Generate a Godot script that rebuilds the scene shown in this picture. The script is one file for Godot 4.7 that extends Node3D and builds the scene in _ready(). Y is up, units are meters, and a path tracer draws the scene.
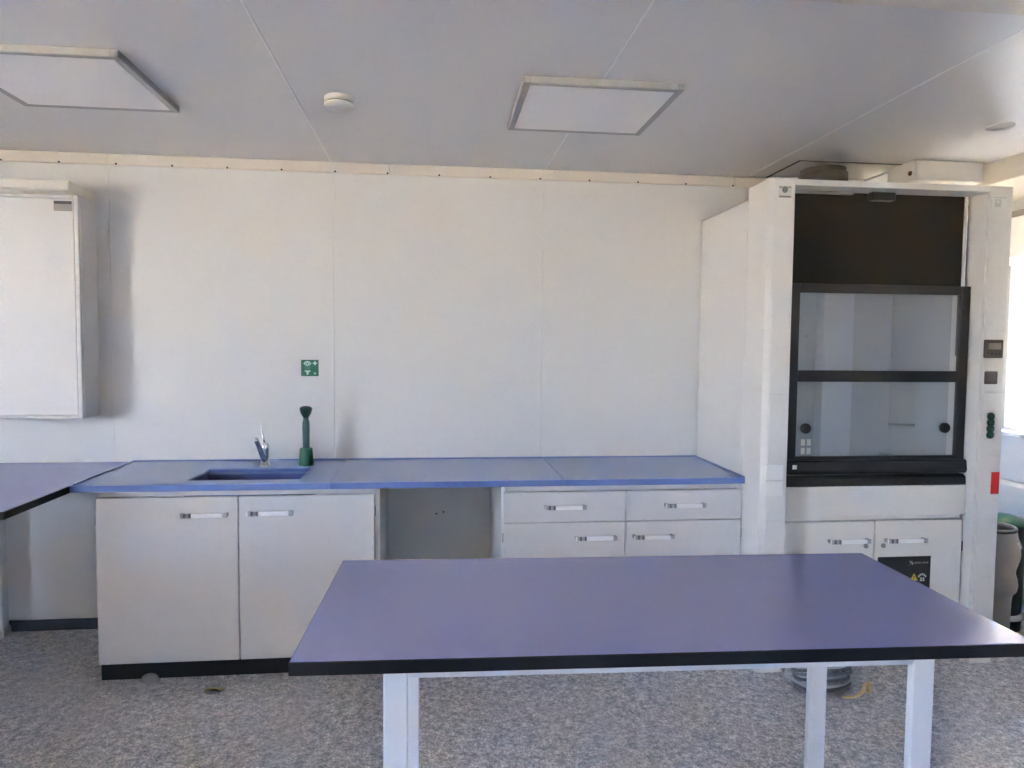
extends Node3D
# A laboratory room: wall x is along the back wall (z = 0), the room lies towards +z.
const H := 2.504
const XL := -5.2
const XR := 3.35
const ZF := 6.0
var M := {}
var boxes := {}

# ---------------------------------------------------------------- helpers
func mat(key: String, c: Color, rough := 0.5, metal := 0.0, spec := 0.5) -> StandardMaterial3D:
	var m := StandardMaterial3D.new()
	m.resource_name = key
	m.albedo_color = c
	m.roughness = rough
	m.metallic = metal
	m.metallic_specular = spec
	M[key] = m
	return m

func tri(st: SurfaceTool, a: Vector3, b: Vector3, c: Vector3, out: Vector3) -> void:
	var n := (b - a).cross(c - a)
	if n.length_squared() < 1e-16:
		return
	n = n.normalized()
	if n.dot(out) < 0.0:
		n = -n
		var t := b
		b = c
		c = t
	# now counter-clockwise seen from outside: Godot wants clockwise
	for v in [a, c, b]:
		st.set_normal(n)
		st.add_vertex(v)

func poly(st: SurfaceTool, ps: Array, out: Vector3) -> void:
	for i in range(1, ps.size() - 1):
		tri(st, ps[0], ps[i], ps[i + 1], out)

func add_box(st: SurfaceTool, at: Vector3, size: Vector3, ch := 0.0) -> void:
	var h := size * 0.5
	ch = minf(ch, minf(h.x, minf(h.y, h.z)) * 0.9)
	for ax in 3:
		var u := (ax + 1) % 3
		var v := (ax + 2) % 3
		for s in [-1.0, 1.0]:
			var ps := []
			for q in [[-1, -1], [1, -1], [1, 1], [-1, 1]]:
				var p := Vector3.ZERO
				p[ax] = s * h[ax]
				p[u] = q[0] * (h[u] - ch)
				p[v] = q[1] * (h[v] - ch)
				ps.append(at + p)
			var n := Vector3.ZERO
			n[ax] = s
			poly(st, ps, n)
	if ch <= 0.0:
		return
	for ax in 3:
		var u := (ax + 1) % 3
		var v := (ax + 2) % 3
		for su in [-1.0, 1.0]:
			for sv in [-1.0, 1.0]:
				var ps := []
				for q in [[-1, 0], [1, 0], [1, 1], [-1, 1]]:
					var p := Vector3.ZERO
					p[ax] = q[0] * (h[ax] - ch)
					p[u] = su * (h[u] - (ch if q[1] == 0 else 0.0))
					p[v] = sv * (h[v] - (ch if q[1] == 1 else 0.0))
					ps.append(at + p)
				var n := Vector3.ZERO
				n[u] = su
				n[v] = sv
				poly(st, ps, n)
	for sx in [-1.0, 1.0]:
		for sy in [-1.0, 1.0]:
			for sz in [-1.0, 1.0]:
				var s := Vector3(sx, sy, sz)
				tri(st, at + s * (h - Vector3(0, ch, ch)), at + s * (h - Vector3(ch, 0, ch)), at + s * (h - Vector3(ch, ch, 0)), s)

func st_new() -> SurfaceTool:
	var st := SurfaceTool.new()
	st.begin(Mesh.PRIMITIVE_TRIANGLES)
	return st

func cbox(size: Vector3, ch := 0.0015) -> Mesh:
	var k := "%s %s" % [size, ch]
	if not boxes.has(k):
		var st := st_new()
		add_box(st, Vector3.ZERO, size, ch)
		boxes[k] = st.commit()
	return boxes[k]

func put(parent: Node, called: String, mesh: Mesh, m: Material, at := Vector3.ZERO) -> MeshInstance3D:
	var o := MeshInstance3D.new()
	o.name = called
	o.mesh = mesh
	o.material_override = m
	o.position = at
	parent.add_child(o, true)
	return o

# a box given by its two corners, in the parent's space
func span(parent: Node, called: String, a: Vector3, b: Vector3, m: Material, ch := 0.0015) -> MeshInstance3D:
	return put(parent, called, cbox((b - a).abs(), ch), m, (a + b) * 0.5)

func tag(o: Node, label: String, category: String, group := "") -> void:
	o.set_meta("label", label)
	o.set_meta("category", category)
	if group:
		o.set_meta("group", group)

func thing(called: String, label: String, category: String, at := Vector3.ZERO, group := "") -> Node3D:
	var o := Node3D.new()
	o.name = called
	o.position = at
	add_child(o, true)
	tag(o, label, category, group)
	return o

func structure(called: String, at := Vector3.ZERO) -> Node3D:
	var o := Node3D.new()
	o.name = called
	o.position = at
	add_child(o, true)
	o.set_meta("kind", "structure")
	return o

func struct_mesh(called: String, st: SurfaceTool, m: Material) -> MeshInstance3D:
	var o := put(self, called, st.commit(), m)
	o.set_meta("kind", "structure")
	return o

func st_span(st: SurfaceTool, a: Vector3, b: Vector3, ch := 0.0) -> void:
	add_box(st, (a + b) * 0.5, (b - a).abs(), ch)

# lathe round y; profile: Vector2(radius, height), smooth
func lathe(profile: Array, n := 32, squash := 1.0) -> Mesh:
	var st := st_new()
	st.set_smooth_group(0)
	var m := profile.size()
	for i in n:
		var a0 := TAU * i / n
		var a1 := TAU * (i + 1) / n
		for j in m - 1:
			var p: Vector2 = profile[j]
			var q: Vector2 = profile[j + 1]
			var v00 := Vector3(p.x * cos(a0), p.y, p.x * sin(a0) * squash)
			var v01 := Vector3(p.x * cos(a1), p.y, p.x * sin(a1) * squash)
			var v10 := Vector3(q.x * cos(a0), q.y, q.x * sin(a0) * squash)
			var v11 := Vector3(q.x * cos(a1), q.y, q.x * sin(a1) * squash)
			for t in [[v00, v10, v11], [v00, v11, v01]]:
				if (t[1] - t[0]).cross(t[2] - t[0]).length_squared() > 1e-18:
					for v in t:
						st.add_vertex(v)
	st.generate_normals()
	return st.commit()

# flat-shaded rounded outline extruded along z
func extrude(outline: PackedVector2Array, depth: float) -> Mesh:
	var st := st_new()
	var idx := Geometry2D.triangulate_polygon(outline)
	for s in [-0.5, 0.5]:
		for i in range(0, idx.size(), 3):
			var a := outline[idx[i]]
			var b := outline[idx[i + 1]]
			var c := outline[idx[i + 2]]
			tri(st, Vector3(a.x, a.y, s * depth), Vector3(b.x, b.y, s * depth), Vector3(c.x, c.y, s * depth), Vector3(0, 0, s))
	var ccw := not Geometry2D.is_polygon_clockwise(outline)
	for i in outline.size():
		var a := outline[i]
		var b := outline[(i + 1) % outline.size()]
		var d := b - a
		var n := Vector3(d.y, -d.x, 0) * (1.0 if ccw else -1.0)
		poly(st, [Vector3(a.x, a.y, -depth / 2), Vector3(b.x, b.y, -depth / 2), Vector3(b.x, b.y, depth / 2), Vector3(a.x, a.y, depth / 2)], n)
	return st.commit()

func add_tube(st: SurfaceTool, pts: Array, radii: Array, n := 12, caps := true) -> void:
	var up := Vector3.UP
	var rings := []
	for i in pts.size():
		var d: Vector3 = (pts[mini(i + 1, pts.size() - 1)] - pts[maxi(i - 1, 0)]).normalized()
		if absf(d.dot(up)) > 0.95:
			up = Vector3.RIGHT
		var x := d.cross(up).normalized()
		var y := x.cross(d).normalized()
		up = y
		var r: float = radii[mini(i, radii.size() - 1)]
		var ring := []
		for k in n:
			var a := TAU * k / n
			ring.append(pts[i] + (x * cos(a) + y * sin(a)) * r)
		rings.append(ring)
	for i in rings.size() - 1:
		for k in n:
			var a: Vector3 = rings[i][k]
			var b: Vector3 = rings[i][(k + 1) % n]
			var c: Vector3 = rings[i + 1][(k + 1) % n]
			var d: Vector3 = rings[i + 1][k]
			for v in [a, b, c, a, c, d]:
				st.add_vertex(v)
	if caps:
		for e in [0, rings.size() - 1]:
			for k in n:
				var tri_ := [pts[e], rings[e][(k + 1) % n], rings[e][k]] if e == 0 else [pts[e], rings[e][k], rings[e][(k + 1) % n]]
				for v in tri_:
					st.add_vertex(v)

func tube(pts: Array, radii: Array, n := 12) -> Mesh:
	var st := st_new()
	st.set_smooth_group(0)
	add_tube(st, pts, radii, n)
	st.generate_normals()
	return st.commit()

func disc(r: float, t: float, n := 32, bevel := 0.0) -> Mesh:
	return lathe([Vector2(0, -t / 2), Vector2(r, -t / 2), Vector2(r, -t / 2), Vector2(r, t / 2 - bevel), Vector2(r, t / 2 - bevel), Vector2(r - bevel, t / 2), Vector2(r - bevel, t / 2), Vector2(0, t / 2)], n)

func print_on(parent: Node, called: String, im: Image, size: Vector2, at: Vector3, rough := 0.5) -> MeshInstance3D:
	var q := QuadMesh.new()
	q.size = size
	var m := StandardMaterial3D.new()
	m.resource_name = called
	m.albedo_texture = ImageTexture.create_from_image(im)
	m.roughness = rough
	return put(parent, called, q, m, at)

# ---------------------------------------------------------------- materials
func make_materials() -> void:
	mat("wall", Color8(221, 218, 212), 0.45)
	mat("ceiling", Color8(222, 219, 215), 0.4)
	mat("seam", Color8(240, 239, 236), 0.4)
	mat("trim", Color8(218, 209, 195), 0.5)
	mat("plaster", Color8(232, 229, 224), 0.7)
	mat("laminate", Color8(214, 211, 207), 0.38)
	mat("carcass", Color8(210, 210, 208), 0.45)
	mat("panel_grey", Color8(206, 206, 200), 0.55)
	mat("hood_white", Color8(228, 223, 215), 0.4)
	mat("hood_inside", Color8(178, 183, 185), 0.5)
	mat("baffle", Color8(204, 214, 224), 0.4)
	mat("black", Color8(17, 16, 16), 0.4)
	mat("black_panel", Color8(26, 22, 20), 0.65, 0.0, 0.25)
	mat("plinth", Color8(18, 19, 22), 0.5)
	mat("baseboard", Color8(52, 56, 66), 0.6)
	mat("table_edge", Color8(16, 16, 20), 0.6, 0.0, 0.35)
	mat("table_top", Color8(121, 129, 176), 0.24)
	mat("worktop", Color8(124, 142, 180), 0.22)
	mat("worktop_edge", Color8(88, 112, 168), 0.35)
	mat("sink", Color8(84, 100, 152), 0.3)
	mat("leg", Color8(216, 217, 219), 0.4)
	mat("handle", Color8(250, 248, 244), 0.35, 0.1)
	mat("handle_dark", Color8(112, 112, 112), 0.45, 0.3)
	mat("handle_end", Color8(176, 176, 178), 0.35, 0.6)
	mat("steel", Color8(150, 150, 150), 0.35, 0.8)
	mat("chrome", Color8(215, 216, 220), 0.08, 1.0)
	mat("green", Color8(12, 92, 64), 0.45)
	mat("green_dark", Color8(14, 56, 46), 0.4)
	mat("green_grip", Color8(62, 96, 90), 0.45)
	mat("sign_green", Color8(24, 98, 72), 0.5)
	mat("lamp_frame", Color8(166, 163, 159), 0.4)
	mat("diffuser", Color8(250, 246, 241), 0.5)
	mat("plastic_white", Color8(232, 228, 220), 0.45)
	mat("grille", Color8(150, 147, 142), 0.6)
	mat("cable_duct", Color8(226, 220, 208), 0.5)
	mat("duct", Color8(88, 82, 74), 0.5, 0.4)
	mat("gap", Color8(70, 62, 54), 0.8)
	mat("rust", Color8(120, 78, 44), 0.8)
	mat("display", Color8(64, 58, 56), 0.4)
	mat("screen", Color8(132, 128, 124), 0.3)
	mat("socket_dark", Color8(84, 76, 74), 0.5)
	mat("red", Color8(206, 36, 32), 0.5)
	mat("socket_white", Color8(240, 237, 230), 0.4)
	mat("bin_taupe", Color8(150, 141, 130), 0.5)
	mat("bin_dark", Color8(66, 76, 74), 0.5)
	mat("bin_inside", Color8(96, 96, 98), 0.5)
	mat("paper", Color8(236, 232, 222), 0.7)
	mat("cable_dark", Color8(46, 48, 52), 0.4)
	mat("cable_light", Color8(176, 178, 180), 0.35)
	mat("cable_grey", Color8(96, 98, 100), 0.45)
	mat("tape_yellow", Color8(170, 158, 96), 0.6)
	mat("tape", Color8(206, 178, 126), 0.4)
	mat("ground", Color8(182, 175, 153), 0.9)
	var g := mat("glass", Color(1, 1, 1, 0.06), 0.02)
	g.transparency = BaseMaterial3D.TRANSPARENCY_ALPHA
	var hg := mat("hood_glass", Color(0.9, 0.94, 0.95, 0.1), 0.02)
	hg.transparency = BaseMaterial3D.TRANSPARENCY_ALPHA
	var bag := mat("bag", Color(1, 1, 1, 0.1), 0.08)
	bag.transparency = BaseMaterial3D.TRANSPARENCY_ALPHA
	floor_material()

func floor_material() -> void:
	var n := 1024
	var layers := []
	for f in [[0.045, 11], [0.02, 12], [0.006, 13], [0.11, 14]]:
		var q := FastNoiseLite.new()
		q.noise_type = FastNoiseLite.TYPE_SIMPLEX_SMOOTH
		q.frequency = f[0]
		q.seed = f[1]
		q.fractal_octaves = 2
		layers.append(q.get_seamless_image(n, n).get_data())
	var data := PackedByteArray()
	data.resize(n * n * 3)
	for i in n * n:
		var a: float = layers[0][i] / 255.0 - 0.5
		var b: float = layers[1][i] / 255.0 - 0.5
		var c: float = layers[2][i] / 255.0 - 0.5
		var d: float = layers[3][i] / 255.0 - 0.5
		var t := clampf(0.5 + a * 0.6 + b * 0.45 + d * 0.75 + c * 0.1, 0.0, 1.0)
		var w := clampf(b * 0.9 + c * 0.5, -0.5, 0.5)
		data[i * 3] = int(clampf(114 + 144 * t + 8 * w, 0, 255))
		data[i * 3 + 1] = int(clampf(112 + 144 * t + 1 * w, 0, 255))
		data[i * 3 + 2] = int(clampf(113 + 144 * t - 7 * w, 0, 255))
	var m := mat("floor", Color.WHITE, 0.36)
	m.albedo_texture = ImageTexture.create_from_image(Image.create_from_data(n, n, false, Image.FORMAT_RGB8, data))
	m.uv1_triplanar = true
	m.uv1_world_triplanar = true
	m.uv1_scale = Vector3.ONE * 0.8

# ---------------------------------------------------------------- the room
# a wall slab with rectangular openings; du, v: range along the wall and height
func wall_with_holes(called: String, axis: String, at: float, thick: float, from: float, to: float, holes: Array, m: Material) -> void:
	var st := st_new()
	var ys := [-0.1, H + 0.15]
	var cuts := [from]
	for h in holes:
		cuts.append(h[0])
		cuts.append(h[1])
	cuts.append(to)
	for i in cuts.size() - 1:
		var rows := [[ys[0], ys[1]]]
		if i % 2 == 1:
			var h: Array = holes[(i - 1) / 2]
			rows = [[ys[0], h[2]], [h[3], ys[1]]]
		for r in rows:
			if axis == "x":
				st_span(st, Vector3(at, r[0], cuts[i]), Vector3(at + thick, r[1], cuts[i + 1]))
			else:
				st_span(st, Vector3(cuts[i], r[0], at), Vector3(cuts[i + 1], r[1], at + thick))
	struct_mesh(called, st, m)

# a window in a wall; width along local x, its inner face towards local +z
func window(called: String, at: Vector3, turn: float, w: float, h: float, sashes: int) -> void:
	var o := structure(called, at)
	o.rotation.y = turn
	var f := 0.06
	for s in [-1, 1]:
		span(o, "jamb", Vector3(s * w / 2, -h / 2, -0.035), Vector3(s * (w / 2 - f), h / 2, 0.035), M.plastic_white, 0.004)
		span(o, "rail", Vector3(-w / 2 + f, s * h / 2, -0.034), Vector3(w / 2 - f, s * (h / 2 - f), 0.034), M.plastic_white, 0.004)
	var each := (w - 2 * f) / sashes
	for k in sashes:
		var x := -w / 2 + f + each * k
		if k > 0:
			span(o, "mullion", Vector3(x - 0.035, -h / 2 + f, -0.03), Vector3(x + 0.035, h / 2 - f, 0.03), M.plastic_white, 0.004)
		span(o, "pane", Vector3(x + 0.001, -h / 2 + f + 0.001, -0.004), Vector3(x + each - 0.001, h / 2 - f - 0.001, 0.004), M.glass, 0.0)
	span(o, "window_sill", Vector3(-w / 2 - 0.03, -h / 2 - 0.025, 0.03), Vector3(w / 2 + 0.03, -h / 2, 0.16), M.plastic_white, 0.004)

func build_room() -> void:
	var st := st_new()
	st_span(st, Vector3(XL - 0.3, -0.12, -0.3), Vector3(XR + 0.3, 0, ZF + 0.3))
	struct_mesh("floor", st, M.floor)
	# back wall: steel sandwich panels with fine joints
	var wb := structure("wall_back")
	span(wb, "wall_core", Vector3(XL - 0.3, -0.1, -0.3), Vector3(XR + 0.3, H + 0.15, -0.012), M.plaster, 0.0)
	var xs := [XL, -3.98, -2.83, -1.676, -0.543, 0.6125, 1.779, 2.93, XR]
	var ws := [XL, -3.98, -2.83, -1.676, -0.534, 0.605, 1.779, 2.93, XR]
	for i in ws.size() - 1:
		span(wb, "wall_panel", Vector3(ws[i] + 0.0007, 0, -0.012), Vector3(ws[i + 1] - 0.0007, H, 0), M.wall, 0.0007)
	# ceiling: the same panels running away from the camera, light joint strips
	var ce := structure("ceiling")
	span(ce, "ceiling_core", Vector3(XL - 0.3, H + 0.045, -0.3), Vector3(XR + 0.3, H + 0.2, ZF + 0.3), M.plaster, 0.0)
	xs = [XL, -2.0, -0.543, 0.6125, 1.779, 2.93, XR]
	for i in xs.size() - 1:
		var a: float = xs[i] + 0.001
		var b: float = xs[i + 1] - 0.001
		if i == 4:
			span(ce, "ceiling_panel", Vector3(a, H, 0.4), Vector3(b, H + 0.03, ZF), M.ceiling, 0.001)
			span(ce, "ceiling_panel", Vector3(a, H, 0), Vector3(1.885, H + 0.03, 0.4), M.ceiling, 0.001)
			span(ce, "ceiling_panel", Vector3(2.5, H, 0), Vector3(b, H + 0.03, 0.4), M.ceiling, 0.001)
			span(ce, "hatch_seal", Vector3(1.885, H - 0.001, 0.02), Vector3(1.899, H + 0.02, 0.4), M.gap, 0.0)
			span(ce, "hatch_seal", Vector3(1.899, H - 0.001, 0.386), Vector3(2.5, H + 0.02, 0.4), M.gap, 0.0)
			span(ce, "access_panel", Vector3(1.9, H + 0.006, 0.03), Vector3(2.485, H + 0.03, 0.385), M.wall, 0.001)
		else:
			span(ce, "ceiling_panel", Vector3(a, H, 0), Vector3(b, H + 0.03, ZF), M.ceiling, 0.001)
		if i > 1:
			span(ce, "joint_strip", Vector3(xs[i] - 0.004, H - 0.0015, 0.0), Vector3(xs[i] + 0.004, H + 0.02, ZF), M.seam, 0.001)
	# side and front walls with their window openings
	wall_with_holes("wall_left", "x", XL - 0.25, 0.25, -0.3, ZF + 0.3, WL, M.wall)
	wall_with_holes("wall_right", "x", XR, 0.25, -0.3, ZF + 0.3, WR, M.wall)
	wall_with_holes("wall_front", "z", ZF, 0.25, XL - 0.25, XR + 0.25, WF, M.wall)
	var k := 1
	for w in WL:
		window("window_%d" % k, Vector3(XL - 0.12, (w[2] + w[3]) / 2, (w[0] + w[1]) / 2), PI / 2, w[1] - w[0], w[3] - w[2], 1 if w[1] - w[0] < 0.8 else 2)
		k += 1
	for w in WR:
		window("window_%d" % k, Vector3(XR + 0.1, (w[2] + w[3]) / 2, (w[0] + w[1]) / 2), -PI / 2, w[1] - w[0], w[3] - w[2], 1 if w[1] - w[0] < 0.8 else 2)
		k += 1
	for w in WF:
		window("window_%d" % k, Vector3((w[0] + w[1]) / 2, (w[2] + w[3]) / 2, ZF + 0.1), PI, w[1] - w[0], w[3] - w[2], 1 if w[1] - w[0] < 0.8 else 2)
		k += 1
	# roller blind box over the right window
	var bb := structure("trim_4")
	span(bb, "blind_box", Vector3(XR - 0.05, 2.06, WR[0][0] - 0.03), Vector3(XR - 0.001, 2.29, WR[0][1] + 0.05), M.plaster, 0.004)
	span(bb, "blind_slot", Vector3(XR - 0.035, 2.291, WR[0][0] - 0.03), Vector3(XR - 0.001, 2.33, WR[0][1] + 0.05), M.grille, 0.002)
	# dark baseboard, cornice strip with its screws, ceiling beams
	st = st_new()
	st_span(st, Vector3(XL, 0, 0), Vector3(-1.48, 0.058, 0.012), 0.002)
	struct_mesh("baseboard_back", st, M.baseboard)
	var tr := structure("trim_1")
	for e in [[XL, -1.676], [-1.675, -0.236], [-0.235, 1.7], [1.701, XR]]:
		span(tr, "cornice_strip", Vector3(e[0], 2.447, 0), Vector3(e[1], H - 0.001, 0.018), M.trim, 0.003)
	for i in 26:
		var x := -5.238 + 0.277 * i + 0.0065
		if x > 1.75:
			break
		var s := put(tr, "screw", disc(0.005, 0.003, 10), M.gap, Vector3(x, 2.452, 0.019))
		s.rotation.x = PI / 2
	st = st_new()
	st_span(st, Vector3(2.88, 2.39, 0), Vector3(XR, H, ZF), 0.004)
	struct_mesh("trim_2", st, M.trim)
	st = st_new()
	st_span(st, Vector3(XL, 2.42, 2.16), Vector3(2.88, H, 2.48), 0.006)
	struct_mesh("trim_3", st, M.trim)
	# the yard outside, seen by the windows
	st = st_new()
	st_span(st, Vector3(-60, -0.5, -60), Vector3(60, -0.4, 60))
	var g := struct_mesh("ground_outside", st, M.ground)
	g.name = "ground"

# ---------------------------------------------------------------- furniture
# bow handle: bar with a ribbed grip at its left end on two posts; origin on the door face, bar along x
func bow_handle(parent: Node, at: Vector3, length: float) -> void:
	var h := put(parent, "handle", cbox(Vector3(length * 0.62, 0.021, 0.011), 0.003), M.handle, at + Vector3(length * 0.08, 0, 0.03))
	var x0 := -length * 0.08
	for i in 4:
		put(h, "grip_rib", cbox(Vector3(length * 0.05, 0.021, 0.011), 0.003), M.handle_end if i % 2 else M.handle_dark, Vector3(x0 - length * (0.25 + 0.055 * i), 0, 0))
	put(h, "end_piece", cbox(Vector3(length * 0.035, 0.021, 0.011), 0.003), M.handle, Vector3(x0 - length * 0.46, 0, 0))
	put(h, "cap", cbox(Vector3(length * 0.09, 0.021, 0.011), 0.003), M.handle_end, Vector3(x0 + length * 0.44, 0, 0))
	for s in [-1, 1]:
		put(h, "post", cbox(Vector3(0.012, 0.016, 0.026), 0.002), M.handle_end, Vector3(x0 + s * (length / 2 - 0.012), 0, -0.017))

func hinge(parent: Node, at: Vector3) -> void:
	put(parent, "hinge", cbox(Vector3(0.006, 0.045, 0.012), 0.002), M.steel, at)

func build_cabinets() -> void:
	var zf := 0.645
	# sink cabinet
	var c := thing("sink_cabinet", "wide white two-door base cabinet under the sink worktop", "cabinet", Vector3(-0.87, 0, 0.32))
	var o := c.position
	var d := func(x: float, y: float, z: float) -> Vector3: return Vector3(x, y, z) - o
	span(c, "side_panel", d.call(-1.491, 0.085, 0.02), d.call(-1.472, 0.87, 0.625), M.carcass)
	span(c, "side_panel", d.call(-0.262, 0.085, 0.02), d.call(-0.243, 0.87, 0.625), M.carcass)
	span(c, "back_panel", d.call(-1.472, 0.085, 0.02), d.call(-0.262, 0.87, 0.035), M.carcass)
	span(c, "bottom_panel", d.call(-1.472, 0.085, 0.035), d.call(-0.262, 0.103, 0.62), M.carcass)
	span(c, "top_rail", d.call(-1.472, 0.842, 0.60), d.call(-0.262, 0.87, 0.63), M.laminate)
	span(c, "plinth", d.call(-1.489, 0.0, 0.08), d.call(-0.26, 0.084, 0.622), M.plinth)
	var a := span(c, "door", d.call(-1.489, 0.082, 0.626), d.call(-0.8795, 0.838, zf), M.laminate, 0.002)
	bow_handle(a, Vector3(-1.022, 0.76, zf) - o - a.position, 0.22)
	hinge(a, Vector3(-1.4895, 0.74, 0.637) - o - a.position)
	hinge(a, Vector3(-1.4895, 0.16, 0.637) - o - a.position)
	a = span(c, "door", d.call(-0.8745, 0.082, 0.626), d.call(-0.268, 0.838, zf), M.laminate, 0.002)
	bow_handle(a, Vector3(-0.733, 0.764, zf) - o - a.position, 0.215)
	hinge(a, Vector3(-0.266, 0.76, 0.637) - o - a.position)
	# knee space panel
	var k := thing("knee_space_panel", "grey back panel of the open knee space between base cabinets", "panel", Vector3(0.04, 0, 0.05))
	span(k, "board", Vector3(-0.281, 0.003, -0.02), Vector3(0.281, 0.868, 0), M.panel_grey)
	for p in [Vector3(-0.02, 0.60, 0.001), Vector3(0.02, 0.61, 0.001)]:
		var s := put(k, "screw", disc(0.005, 0.003, 10), M.plinth, p)
		s.rotation.x = PI / 2
	# drawer cabinet
	c = thing("drawer_cabinet", "white base cabinet with two drawers above two doors by the fume hood", "cabinet", Vector3(0.918, 0, 0.32))
	o = c.position
	d = func(x: float, y: float, z: float) -> Vector3: return Vector3(x, y, z) - o
	span(c, "side_panel", d.call(0.324, 0.085, 0.02), d.call(0.343, 0.87, 0.625), M.carcass)
	span(c, "side_panel", d.call(1.492, 0.085, 0.02), d.call(1.511, 0.87, 0.625), M.carcass)
	span(c, "back_panel", d.call(0.343, 0.085, 0.02), d.call(1.492, 0.87, 0.035), M.carcass)
	span(c, "bottom_panel", d.call(0.343, 0.085, 0.035), d.call(1.492, 0.103, 0.62), M.carcass)
	span(c, "top_rail", d.call(0.343, 0.842, 0.60), d.call(1.492, 0.87, 0.63), M.laminate)
	span(c, "plinth", d.call(0.335, 0.0, 0.08), d.call(1.5, 0.084, 0.622), M.plinth)
	for q in [[0.334, 0.9215, 0.6255, 0.777], [0.9255, 1.508, 1.215, 1.06]]:
		a = span(c, "drawer", d.call(q[0], 0.6925, 0.626), d.call(q[1], 0.838, zf), M.laminate, 0.002)
		bow_handle(a, Vector3(q[2], 0.768, zf) - o - a.position, 0.21)
		a = span(c, "door", d.call(q[0], 0.082, 0.626), d.call(q[1], 0.6885, zf), M.laminate, 0.002)
		bow_handle(a, Vector3(q[3], 0.617, zf) - o - a.position, 0.21)
		hinge(a, Vector3(0.333 if q[0] < 0.5 else 1.51, 0.62, 0.637) - o - a.position)
	# worktop in three sections with the sink let in
	var w := thing("worktop", "long blue-grey laboratory worktop with a let-in sink along the wall", "worktop", Vector3(0, 0.87, 0))
	var x0 := -1.583
	var x1 := -0.4705
	var st := st_new()
	var sx := [-1.122, -0.612]
	var sz := [0.255, 0.57]
	var ft := 0.0285
	st_span(st, Vector3(x0, 0, 0.012), Vector3(x1, 0.03, sz[0]))
	st_span(st, Vector3(x0, 0, sz[1]), Vector3(x1, 0.03, 0.66))
	st_span(st, Vector3(x0, 0, sz[0]), Vector3(sx[0], 0.03, sz[1]))
	st_span(st, Vector3(sx[1], 0, sz[0]), Vector3(x1, 0.03, sz[1]))
	var sec := put(w, "worktop_section", st.commit(), M.worktop)
	st = st_new()
	var t := 0.012
	var dp := -0.17
	st_span(st, Vector3(sx[0] - t, dp, sz[0] - t), Vector3(sx[0], 0.0, sz[1] + t))
	st_span(st, Vector3(sx[1], dp, sz[0] - t), Vector3(sx[1] + t, 0.0, sz[1] + t))
	st_span(st, Vector3(sx[0], dp, sz[0] - t), Vector3(sx[1], 0.0, sz[0]))
	st_span(st, Vector3(sx[0], dp, sz[1]), Vector3(sx[1], 0.0, sz[1] + t))
	st_span(st, Vector3(sx[0] - t, dp - t, sz[0] - t), Vector3(sx[1] + t, dp, sz[1] + t))
	var si := thing("sink", "blue rectangular sink basin let into the worktop in front of the tap", "sink", Vector3(0, 0.87, 0))
	put(si, "basin", st.commit(), M.sink)
	put(si, "drain", disc(0.03, 0.004), M.steel, Vector3(-0.87, dp + 0.003, 0.42))
	# the routed rim of the opening
	for e in [[Vector3(sx[0], 0.012, sz[0]), Vector3(sx[0] + 0.006, 0.0285, sz[1])], [Vector3(sx[1] - 0.006, 0.012, sz[0]), Vector3(sx[1], 0.0285, sz[1])], [Vector3(sx[0], 0.012, sz[0]), Vector3(sx[1], 0.0285, sz[0] + 0.006)], [Vector3(sx[0], 0.012, sz[1] - 0.006), Vector3(sx[1], 0.0285, sz[1])]]:
		span(sec, "sink_rim", e[0], e[1], M.worktop_edge, 0.002)
	span(w, "worktop_section", Vector3(-0.4685, 0, 0.012), Vector3(0.6195, 0.03, 0.66), M.worktop, 0.001)
	span(w, "worktop_section", Vector3(0.6215, 0, 0.012), Vector3(1.514, 0.03, 0.66), M.worktop, 0.001)
	for e in [[x0, x1], [-0.4685, 0.6195], [0.6215, 1.514]]:
		span(w, "front_edge", Vector3(e[0], 0.0, 0.66), Vector3(e[1], 0.0305, 0.666), M.worktop_edge, 0.002)
		span(w, "raised_edge", Vector3(e[0], 0.0, 0.001), Vector3(e[1], 0.036, 0.013), M.worktop_edge, 0.002)
	span(w, "raised_edge", Vector3(1.502, 0.03, 0.013), Vector3(1.514, 0.036, 0.665), M.worktop_edge, 0.002)
	span(w, "raised_edge", Vector3(-1.583, 0.03, 0.013), Vector3(-1.571, 0.036, 0.64), M.worktop_edge, 0.002)

func table_top(parent: Node, a: Vector3, b: Vector3) -> void:
	span(parent, "tabletop", a, Vector3(b.x, b.y - 0.0015, b.z), M.table_edge, 0.0015)
	var l := span(parent, "laminate_surface", Vector3(a.x + 0.002, b.y - 0.0015, a.z + 0.002), Vector3(b.x - 0.002, b.y, b.z - 0.002), M.table_top, 0.0005)
	l.set_meta("label", "lilac grey laminate surface")

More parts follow.
